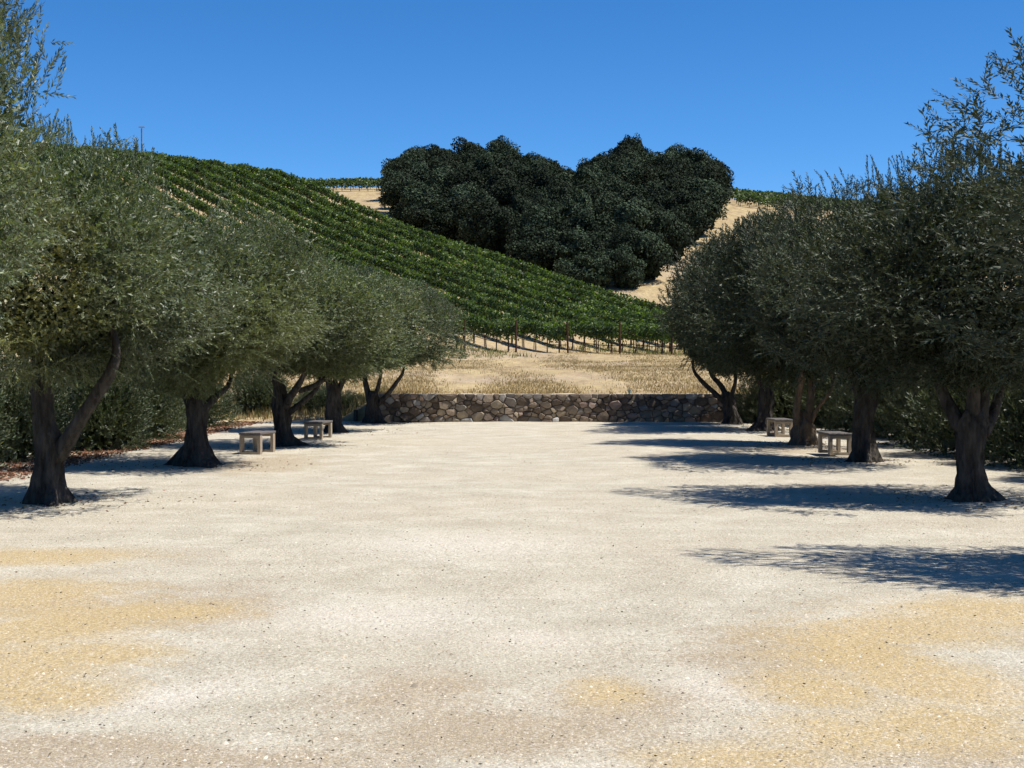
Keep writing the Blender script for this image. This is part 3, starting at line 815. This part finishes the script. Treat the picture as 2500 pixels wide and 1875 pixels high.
# ------------------------------------------------------------------ benches
def box_vf(x0, x1, y0, y1, z0, z1, bv=0.006):
    v, f = [], []
    for z, i in ((z0, bv), (z0 + bv, 0), (z1 - bv, 0), (z1, bv)):
        v += [(x0 + i, y0 + i, z), (x1 - i, y0 + i, z), (x1 - i, y1 - i, z), (x0 + i, y1 - i, z)]
    for k in range(3):
        for j in range(4):
            a, b = k * 4 + j, k * 4 + (j + 1) % 4
            f.append((a, b, b + 4, a + 4))
    f.append((3, 2, 1, 0)); f.append((12, 13, 14, 15))
    return v, f
def bench(label, px, py, rz):
    p = on_ground(px, py)
    root = empty('bench', p, rz)
    tag(root, label, 'bench', 'frame-legged benches under the olives')
    w, h, t, d, L = 0.40, 0.36, 0.055, 0.12, 0.86
    for y0 in (0.0, L - d):
        V, Fc = [], []
        for bx in ((-w / 2, -w / 2 + t, y0, y0 + d, 0, h), (w / 2 - t, w / 2, y0, y0 + d, 0, h),
                   (-w / 2 + t, w / 2 - t, y0 + .002, y0 + d - .002, 0, t), (-w / 2 + t, w / 2 - t, y0 + .002, y0 + d - .002, h - t, h - .002)):
            v, f = box_vf(*bx); n = len(V); V += v; Fc += [tuple(i + n for i in q) for q in f]
        link('leg_frame', poly_mesh('leg_frame', V, Fc, M_BENCH), root)
    for k in range(3):
        x0 = -w / 2 - 0.012 + k * (w + 0.024) / 3
        v, f = box_vf(x0 + 0.003, x0 + (w + 0.024) / 3 - 0.003, -0.015, L + 0.015, h + 0.004, h + 0.045)
        link('seat_board', poly_mesh('seat_board', v, f, M_BENCHTOP), root)
bench('pale framed bench in front of the third olive, nearest on the left', 610, 1110, R(-9))
bench('pale framed bench beside the fourth olive, farther of the left pair', 764, 1075, R(-8))
bench('pale framed bench left of the knobbly burl, farther of the right pair', 1914, 1067, R(3))
bench('pale framed bench partly hidden by the broad dark trunk on the right', 2052, 1112, R(2))

# bollard at the wall end
p = on_ground(868, 1029)
b = empty('wooden_post', p)
tag(b, 'short dark wooden post left of the stone wall', 'post')
tube('shaft', [(0, 0, -0.05), (0, 0, 0.15), (0.005, 0, 0.30)], [0.062, 0.06, 0.058], M_POSTWOOD, b, seg=12, rough=0.01)
tube('post_top', [(0.005, 0, 0.302), (0.005, 0, 0.325), (0.005, 0, 0.34)], [0.066, 0.064, 0.03], M_POSTWOOD, b, seg=12, rough=0.005)

# agave at the wall top
p = at(1536, 962, 41.75)
ag = empty('agave', (p.x, 41.75, tz(p.x, 41.75)))
tag(ag, 'small blue green spiky agave on top of the wall', 'plant')
g = random.Random(5)
for i in range(9):
    a, el = i * 2.4, g.uniform(0.9, 1.4)
    d = Vector((math.cos(a) * math.cos(el), math.sin(a) * math.cos(el), math.sin(el)))
    s = d.cross(Vector((0, 0, 1))).normalized()
    nrm = s.cross(d)
    Lh = g.uniform(0.16, 0.27)
    V = [s * 0.008, d * Lh * .4 + s * 0.02 - nrm * .006, d * Lh, d * Lh * .4 - s * 0.02 - nrm * .006, -s * 0.008, d * Lh * .4 + nrm * .008]
    link('leaf', poly_mesh('leaf', V, [(0, 1, 5), (1, 2, 5), (2, 3, 5), (3, 4, 5), (4, 0, 5), (0, 4, 3, 1), (1, 3, 2)], M_AGAVE), ag)

# lamp pole on the skyline
p = at(346, 380, 205.0)
zb = tz(p.x, p.y)
top = at(346, 311, 205.0).z
pl = empty('pole', (p.x, p.y, zb))
tag(pl, 'thin pole with a short crossbar standing on the left skyline', 'pole')
tube('shaft', [(0, 0, -0.3), (0, 0, (top - zb) / 2), (0, 0, top - zb)], [0.12, 0.10, 0.09], M_STEEL, pl, seg=8, rough=0)
tube('crossbar', [(-0.42, 0, top - zb + 0.05), (0, 0, top - zb + 0.055), (0.42, 0, top - zb + 0.05)], [0.06, 0.065, 0.06], M_STEEL, pl, seg=8, rough=0)

# ------------------------------------------------------------------ vineyard
VG = np.array([[0.052, 0.080, 0.026], [0.074, 0.110, 0.032], [0.105, 0.145, 0.038], [0.150, 0.188, 0.046], [0.034, 0.054, 0.024]])
LEAFV = np.array([[0, 0, 0], [-0.5, 0.08, 0.42], [0, 0, 1.0], [0.5, 0.08, 0.42]])
def row_xy(s, t):
    return t * CTH - s * STH, t * STH + s * CTH
def canopy(seed, xy, zfun, length, size_f, dens, top=1.58, low=0.92, gain=1.0):
    """xy(u)->X,Y along the row, u in metres from the row end"""
    g = np.random.default_rng(seed)
    lump = Noise3(seed, 1.0)
    Vs, Fs, Cs, off = [], [], [], 0
    step = 6.0
    for u0 in np.arange(0, length, step):
        um = u0 + step / 2
        xm, ym = xy(np.array([um]))
        sz = size_f(float(ym[0]))
        n = int(dens * step * (0.17 / sz) ** 2)
        u = u0 + g.uniform(0, step, n)
        X, Y = xy(u)
        plant = 0.5 + 0.5 * np.cos(u / 1.5 * 2 * math.pi)
        lw = lump(np.stack([u * 1.3, u * 0, u * 0 + seed], 1))
        # cross-section: fuller sides, shaggy top, hanging bottom
        v = g.uniform(0, 1, n) ** 0.85
        z = low - 0.10 * lw + v * (top - low) * (1 + 0.10 * lw)
        halfw = 0.33 * np.sin(np.clip(0.25 + 0.72 * v, 0, 1) * math.pi) ** 0.6 * (1 + 0.18 * lw) * (0.85 + 0.15 * plant)
        q = g.uniform(-1, 1, n); q = np.sign(q) * np.abs(q) ** 0.45
        side = q * halfw
        shoot = g.uniform(size=n) < 0.13
        z = np.where(shoot, top * g.uniform(0.95, 1.15, n), z); side = np.where(shoot, side * 0.7, side)
        drop = g.uniform(size=n) < 0.05
        z = np.where(drop, low - g.uniform(0.0, 0.22, n), z)
        e = 0.5
        X2, Y2 = xy(u + e)
        dx, dy = X2 - X, Y2 - Y
        ln = np.hypot(dx, dy); px_, py_ = dy / ln, -dx / ln
        P = np.stack([X + px_ * side, Y + py_ * side, zfun(X, Y) + z], 1)
        D = unit(np.stack([px_ * q, py_ * q, 0.35 + 0 * q], 1) * 0.7 + g.normal(size=(n, 3)) * 0.55 + np.array([0, 0, -0.25]))
        V, Fc = scatter(LEAFV, np.array([[0, 1, 2, 3]]), basis_n(np.stack([px_ * q, py_ * q, 0.55 + 0 * q], 1) + g.normal(size=(n, 3)) * 0.55, g), sz * g.uniform(0.7, 1.35, n), P)
        c = VG[g.choice(5, p=[.24, .30, .22, .10, .14], size=n)] * np.clip(1 + 0.15 * lw + g.normal(size=n) * 0.12, .5, 1.5)[:, None] * gain
        Vs.append(V); Fs.append(Fc + off); Cs.append(np.repeat(c, 4, axis=0)); off += len(V)
    return fast_mesh('canopy', np.concatenate(Vs), np.concatenate(Fs), M_VINE, np.concatenate(Cs))
def size_main(Yd): return 0.14 * max(0.9, Yd / 90.0) ** 0.85

post_v, post_f = tube_geo([(0, 0, -0.2), (0, 0, 0.8), (0, 0, 1.9)], [0.062, 0.062, 0.062], seg=6, rough=0)
ME_END = poly_mesh('end_post', post_v, post_f, M_RUST)
st_v, st_f = tube_geo([(0, 0, -0.2), (0, 0, 0.7), (0, 0, 1.6)], [0.03, 0.03, 0.03], seg=5, rough=0)
ME_STAKE = poly_mesh('stake', st_v, st_f, M_RUST)
vt_v, vt_f = tube_geo([(0, 0, -0.1), (0.02, 0.01, 0.4), (-0.02, 0.0, 0.8), (0.02, 0, 1.1)], [0.045, 0.032, 0.028, 0.03], seg=6, rough=0.05)
ME_VTRUNK = poly_mesh('vine_trunk', vt_v, vt_f, M_VINEWOOD)
ORD = ['first', 'second', 'third', 'fourth', 'fifth', 'sixth', 'seventh', 'eighth', 'ninth', 'tenth', 'eleventh', 'twelfth', 'thirteenth', 'fourteenth', 'fifteenth', 'sixteenth']
def joined_stakes(us, xy, r, h):
    """far trunks and stakes of one row as one mesh of thin square prisms"""
    X, Y = xy(us); Z = terrain(X, Y)
    tv = np.array([[x, y, z] for z in (-0.1, 1) for (x, y) in ((-1, -1), (1, -1), (1, 1), (-1, 1))], float)
    tv[:, :2] *= r; tv[4:, 2] = h
    tf = np.array([[0, 1, 5, 4], [1, 2, 6, 5], [2, 3, 7, 6], [3, 0, 4, 7]])
    n = len(us)
    return scatter(tv, tf, np.tile(np.eye(3), (n, 1, 1)), np.ones(n), np.stack([X, Y, Z], 1))
NROW_LEFT, NROW = -3, 9
for i in range(NROW_LEFT, NROW):
    t = ROW0 + ROWD * i
    s0 = (END_Y - t * STH) / CTH
    s1 = 206.0 if t < 52 else 206.0 - (t - 52) * 2.4
    def xy(u, t=t, s0=s0): return row_xy(s0 + u, t)
    ex, ey = xy(np.array([0.0]))
    root = empty('vine_row', (float(ex[0]), float(ey[0]), 0))
    n_from_right = NROW - 1 - i
    if n_from_right == 0: lb = 'grapevine row at the grove side edge of the hillside vineyard'
    else: lb = 'grapevine row on the hillside, %s from the edge nearest the oak grove' % ORD[n_from_right]
    tag(root, lb, 'vine row', 'grapevine rows on the hillside')
    off = Vector((-root.location.x, -root.location.y, 0))
    me = canopy(500 + i, xy, terrain, s1 - s0, size_main, 280)
    c = link('canopy', me, root); c.location = off
    g = random.Random(900 + i)
    # end post (leaning out), line stakes, vine trunks; near ones one by one
    def put(name, me, u, lean=0.0, sc=1.0):
        X, Y = xy(np.array([u])); x, yy = float(X[0]), float(Y[0])
        o = link(name, me, root)
        o.location = (x + off.x, yy + off.y, tz(x, yy))
        o.rotation_euler = (R(g.uniform(-3, 3)) + lean, R(g.uniform(-3, 3)), g.uniform(0, 6))
        o.scale = (1, 1, sc)
        return o
    e = put('end_post', ME_END, 0.0); e.rotation_euler = (R(7), R(g.uniform(-2, 4)), 0)
    near_n = 9
    for k in range(near_n):
        put('vine_trunk', ME_VTRUNK, 0.9 + 1.5 * k + g.uniform(-.1, .1))
        put('stake', ME_STAKE, 1.0 + 1.5 * k + g.uniform(-.05, .12))
    us = np.arange(0.9 + 1.5 * near_n, s1 - s0, 1.5)
    V1, F1 = joined_stakes(us, xy, 0.04, 1.1)
    far = link('far_vine_trunks', fast_mesh('far_vine_trunks', V1, F1, M_VINEWOOD), root); far.location = off
    tag(far, kind='stuff')
    # drip hose and fruiting wire
    us = np.arange(0, min(48, s1 - s0), 2.0)
    X, Y = xy(us); Z = terrain(X, Y)
    hp = [(x + off.x, yy + off.y, z + 0.48 + 0.02 * math.sin(k * 1.9)) for k, (x, yy, z) in enumerate(zip(X, Y, Z))]
    tube('drip_hose', hp, [0.022] * len(hp), M_HOSE, root, seg=4, rough=0)

# rows on the ridge behind
def ridge_row(label, p0, p1, seed, size, dens, group, posts=True):
    L = math.hypot(p1[0] - p0[0], p1[1] - p0[1])
    def xy(u): return p0[0] + (p1[0] - p0[0]) * u / L, p0[1] + (p1[1] - p0[1]) * u / L
    root = empty('vine_row', (p0[0], p0[1], 0)); off = Vector((-p0[0], -p0[1], 0))
    tag(root, label, 'vine row', group)
    c = link('canopy', canopy(seed, xy, terrain, L, lambda Y: size, dens, gain=0.8), root); c.location = off
    if posts:
        V1, F1 = joined_stakes(np.arange(0.5, L, 1.5), xy, 0.05, 1.2)
        f = link('far_vine_trunks', fast_mesh('far_vine_trunks', V1, F1, M_VINEWOOD), root); f.location = off
        tag(f, kind='stuff')
for k in range(3):
    Yr = 251 + k * 4.0
    ridge_row(['front grapevine row on the left skyline beside the oak grove', 'second grapevine row on the left skyline beside the oak grove', 'rearmost grapevine row on the left skyline beside the oak grove'][k],
              (-75, Yr - 4), (-19.5, Yr), 700 + k, 0.30, 280, 'grapevine rows on the left skyline')
for k in range(9):
    Yr = 236 + k * 3.2
    ridge_row('grapevine row on the right skyline beyond the grove, %s from the front' % ORD[k], (37 + k * 0.2, Yr), (85, Yr + 3), 720 + k, 0.36, 260, 'grapevine rows on the right skyline', posts=k < 3)

# ------------------------------------------------------------------ oak grove
OK = np.array([[0.023, 0.034, 0.020], [0.031, 0.045, 0.026], [0.044, 0.060, 0.034], [0.060, 0.078, 0.044], [0.016, 0.025, 0.017]])
def oak_mesh(seed, n=14000):
    """unit oak: radius 1, crown from z=0 to about 1.9"""
    g = np.random.default_rng(seed)
    m = 22
    c = unit(g.normal(size=(m, 3))); c[:, 2] = np.abs(c[:, 2]) * np.where(g.uniform(size=m) < .75, 1, -0.35)
    c = c * g.uniform(0.50, 0.80, (m, 1)) * np.array([1, 1, 1.05]) + np.array([0, 0, 0.72])
    rad = g.uniform(0.22, 0.50, m)
    w = rad ** 2; w /= w.sum()
    k = g.choice(m, p=w, size=n)
    d = unit(g.normal(size=(n, 3))); d[:, 2] = np.where(d[:, 2] < -0.3, -d[:, 2], d[:, 2])
    fz = Noise3(seed + 50, 7.5)
    P = c[k] + d * (rad[k] * (1.05 - 0.40 * g.uniform(0, 1, n) ** 1.5))[:, None]
    P = P + d * (0.12 * fz(P))[:, None]
    P[:, 2] = np.maximum(P[:, 2], 0.02)
    V, F = scatter(LEAFV, np.array([[0, 1, 2, 3]]), basis_n(d + g.normal(size=d.shape) * 0.62, g), 0.060 * g.uniform(0.6, 1.4, n), P)
    tone = g.uniform(0.6, 1.45, m)
    col = OK[g.choice(5, p=[.24, .28, .22, .12, .14], size=n)] * tone[k][:, None]
    # heart of the crown
    q = 1500
    Pq = unit(g.normal(size=(q, 3))) * g.uniform(0.1, 0.62, (q, 1)) * np.array([1, 1, 0.95]) + np.array([0, 0, 0.68])
    V2, F2 = scatter(LEAFV, np.array([[0, 1, 2, 3]]), basis(g.normal(size=(q, 3)), g), 0.17 * g.uniform(.7, 1.3, q), Pq)
    return fast_mesh('oak_foliage', np.concatenate([V, V2]), np.concatenate([F, F2 + len(V)]), M_OAK,
                     np.repeat(np.concatenate([col, OK[g.integers(0, 2, q)]]), 4, axis=0))
OAKS = [oak_mesh(600 + i) for i in range(5)]
tk_v, tk_f = tube_geo([(0, 0, -0.5), (0.05, 0, 0.6), (-0.1, 0.1, 1.6), (0.1, 0, 3.0)], [0.42, 0.30, 0.26, 0.15], seg=9, lob=0.1)
ME_OAKTRUNK = poly_mesh('trunk', tk_v, tk_f, M_OAKBARK, True)
#        depth, from px, to px, crown radius, height
GROVE = [(139, 1440, 1530, 2.7, 4.6), (145, 1300, 1572, 3.2, 5.6), (153, 1210, 1625, 3.5, 6.4), (168, 1085, 1672, 3.6, 6.8), (178, 1035, 1685, 3.8, 7.0), (189, 1005, 1700, 3.9, 7.2),
         (201, 998, 1710, 4.0, 7.2), (214, 1008, 1712, 4.0, 7.2), (228, 1002, 1712, 4.1, 7.4), (242, 992, 1705, 4.1, 7.0), (254, 1000, 1320, 4.2, 7.8), (254, 1480, 1690, 4.2, 7.8),
         (262, 1020, 1215, 4.3, 8.8), (262, 1540, 1650, 4.1, 9.0)]
NAMES = ['at the bottom tip', 'in the second tier up', 'in the third tier up', 'in the fourth tier up', 'in the fifth tier up', 'in the sixth tier up', 'in the seventh tier up',
         'in the eighth tier up', 'in the ninth tier up', 'in the tenth tier up', 'in the left lobe below its crest', 'in the right lobe below its crest', 'on the crest of the left lobe', 'on the crest of the right lobe']
g = random.Random(77)
kk = 0
for (Yd, a, b, rad, h), nm in zip(GROVE, NAMES):
    wm = (b - a) / FPX * Yd
    n = max(2, int(round(wm / (rad * 1.35))) + 1)
    for i in range(n):
        px = a + (b - a) * i / (n - 1) + g.uniform(-10, 10) * (0.4 if i in (0, n - 1) else 1)
        yy = Yd + g.uniform(-2.5, 2.5)
        x = (px - CX) / FPX * yy
        root = empty('oak_tree', (x, yy, tz(x, yy)), g.uniform(0, 6.28))
        tag(root, 'dark oak %s of the grove, %s from left' % (nm, ORD[i]), 'oak tree', 'oaks of the hillside grove')
        c = link('crown', OAKS[kk % 5], root)
        sc = rad * g.uniform(0.85, 1.18)
        hh = h * g.uniform(0.88, 1.10) * (0.72 if Yd > 205 and 1325 < px < 1465 else 1.0)
        c.location = (0, 0, -0.5); c.scale = (sc, sc, hh / 1.75)
        link('trunk', ME_OAKTRUNK, root)
        kk += 1

# ------------------------------------------------------------------ dry grass on the slope
def blades(name, X, Y, hmin, hmax, w, pal, seed, nb=3, zf=terrain, lean=0.35, parent=None):
    g = np.random.default_rng(seed)
    X = np.repeat(X, nb) + g.normal(size=len(X) * nb) * 0.07; Y = np.repeat(Y, nb) + g.normal(size=len(Y) * nb) * 0.07
    n = len(X)
    Z = zf(X, Y)
    h = g.uniform(hmin, hmax, n); a = g.uniform(0, 6.283, n); l = g.uniform(0, lean, n) * h * 1.5
    wx, wy = np.cos(a) * w * 0.5, np.sin(a) * w * 0.5
    b = g.uniform(0, 6.283, n)
    V = np.stack([np.stack([X - wx, Y - wy, Z - 0.02], 1), np.stack([X + wx, Y + wy, Z - 0.02], 1), np.stack([X + np.cos(b) * l, Y + np.sin(b) * l, Z + h], 1)], 1).reshape(-1, 3)
    F = np.arange(n * 3).reshape(-1, 3)
    c = pal[g.integers(0, len(pal), n)] * g.uniform(0.75, 1.2, (n, 1))
    return link(name, fast_mesh(name, V, F, M_GRASS, np.repeat(c, 3, axis=0)))
g = np.random.default_rng(91)
STRAW = np.array([[0.42, 0.32, 0.15], [0.52, 0.40, 0.19], [0.30, 0.22, 0.10], [0.48, 0.39, 0.22], [0.24, 0.18, 0.09]])
GREENW = np.array([[0.16, 0.18, 0.06], [0.22, 0.22, 0.08], [0.34, 0.30, 0.12], [0.12, 0.15, 0.05]])
n = 56000
Y = 42.0 + 46 * g.uniform(0, 1, n) ** 1.2; X = g.uniform(-0.27, 0.27, n) * Y
cl = Noise3(92, 1.0)(np.stack([X * 1.3, Y * 0.28, 0 * X], 1))
k = (cl + g.normal(size=n) * 0.5 > -0.30) & ((Y > 46) | ((X > -4.3) | (Y > 43)))
tag(blades('dry_grass', X[k], Y[k], 0.02, 0.11, 0.03, STRAW, 93), 'dry golden grass on the slope above the stone wall', 'grass', kind='stuff')
n = 5200
Y = g.uniform(79, 97, n); X = g.uniform(-18, 22, n)
cl = Noise3(95, 0.8)(np.stack([X, Y, 0 * X], 1))
k = cl > 0.12
tag(blades('green_weeds', X[k], Y[k], 0.10, 0.34, 0.045, GREENW, 96), 'green and straw coloured weeds around the feet of the vines', 'weeds', kind='stuff')
n = 900
Y = g.uniform(41.9, 44.5, n); X = g.uniform(-9.5, -3.9, n)
tag(blades('bank_weeds', X, Y, 0.08, 0.35, 0.03, np.concatenate([STRAW, GREENW]), 97, 4), 'straw and green weeds on the bank left of the wall', 'weeds', kind='stuff')

# ------------------------------------------------------------------ litter and chips on the court
def litter(name, X, Y, size, pal, seed, label, z=0.004):
    g = np.random.default_rng(seed); n = len(X)
    D = unit(np.stack([g.normal(size=n), g.normal(size=n), np.abs(g.normal(size=n)) * 0.18], 1))
    tv = leaf_quad(1.0, 0.34, 0.3)
    V, F = scatter(tv, np.array([[0, 1, 2, 3]]), basis(D, g), size * g.uniform(0.6, 1.4, n), np.stack([X, Y, court_z(X, Y) + z + np.abs(g.normal(size=n)) * 0.004], 1))
    c = pal[g.integers(0, len(pal), n)] * g.uniform(0.7, 1.25, (n, 1))
    tag(link(name, fast_mesh(name, V, F, M_LITTER, np.repeat(c, 4, axis=0))), label, 'leaf litter', kind='stuff')
BROWN = np.array([[0.20, 0.10, 0.06], [0.28, 0.16, 0.10], [0.14, 0.08, 0.05], [0.24, 0.12, 0.08]])
DRAB = np.array([[0.12, 0.095, 0.06], [0.20, 0.16, 0.10], [0.08, 0.065, 0.045], [0.30, 0.25, 0.17]])
n = 9000
Y = g.uniform(20, 41, n); X = -7.35 + 0.01 * (Y - 20) - np.abs(g.normal(size=n)) * 0.75 + g.normal(size=n) * 0.12
litter('leaf_litter', X, Y, 0.075, BROWN, 98, 'reddish brown fallen leaves along the foot of the left shrubs')
n = 3600
Y = 5.2 + 32 * g.uniform(0, 1, n) ** 1.9; X = g.uniform(-0.40, 0.40, n) * Y
litter('scattered_leaves', X, Y, 0.019, DRAB, 99, 'small dry olive leaves scattered over the pale gravel')
n = 24000
Y = 5.0 + 17 * g.uniform(0, 1, n) ** 1.5; X = g.uniform(-0.40, 0.40, n) * Y
CHIP = np.array([[0.50, 0.43, 0.33], [0.60, 0.53, 0.43], [0.34, 0.28, 0.20], [0.24, 0.20, 0.15], [0.44, 0.35, 0.23]])
tv = np.array([[-1, -0.7, 0], [1, -0.8, 0], [0.8, 0.9, 0], [-0.9, 0.7, 0], [0.1, 0, 0.9]], float); tf = np.array([[0, 1, 4], [1, 2, 4], [2, 3, 4], [3, 0, 4]])
ang = g.uniform(0, 6.283, n); Mz = np.zeros((n, 3, 3)); Mz[:, 0, 0] = np.cos(ang); Mz[:, 0, 1] = -np.sin(ang); Mz[:, 1, 0] = np.sin(ang); Mz[:, 1, 1] = np.cos(ang); Mz[:, 2, 2] = 1
V, F = scatter(tv, tf, Mz, 0.0050 * g.lognormal(0, 0.30, n), np.stack([X, Y, court_z(X, Y) - 0.001], 1))
tag(link('gravel_chips', fast_mesh('gravel_chips', V, F, M_LITTER, np.repeat(CHIP[g.integers(0, 5, n)] * g.uniform(0.8, 1.15, (n, 1)), 5, axis=0))), 'loose pale gravel chips strewn over the court', 'gravel', kind='stuff')

tx = [o.location for o in bpy.data.objects if o.name.startswith('olive_tree')]
X = np.concatenate([p.x + g.normal(size=260) * 0.75 for p in tx]); Y = np.concatenate([p.y + g.normal(size=260) * 0.75 for p in tx])
litter('fallen_olive_leaves', X, Y, 0.045, np.concatenate([BROWN, DRAB, [[0.34, 0.23, 0.10]]]), 199, 'dry fallen leaves gathered round the feet of the olive trunks')
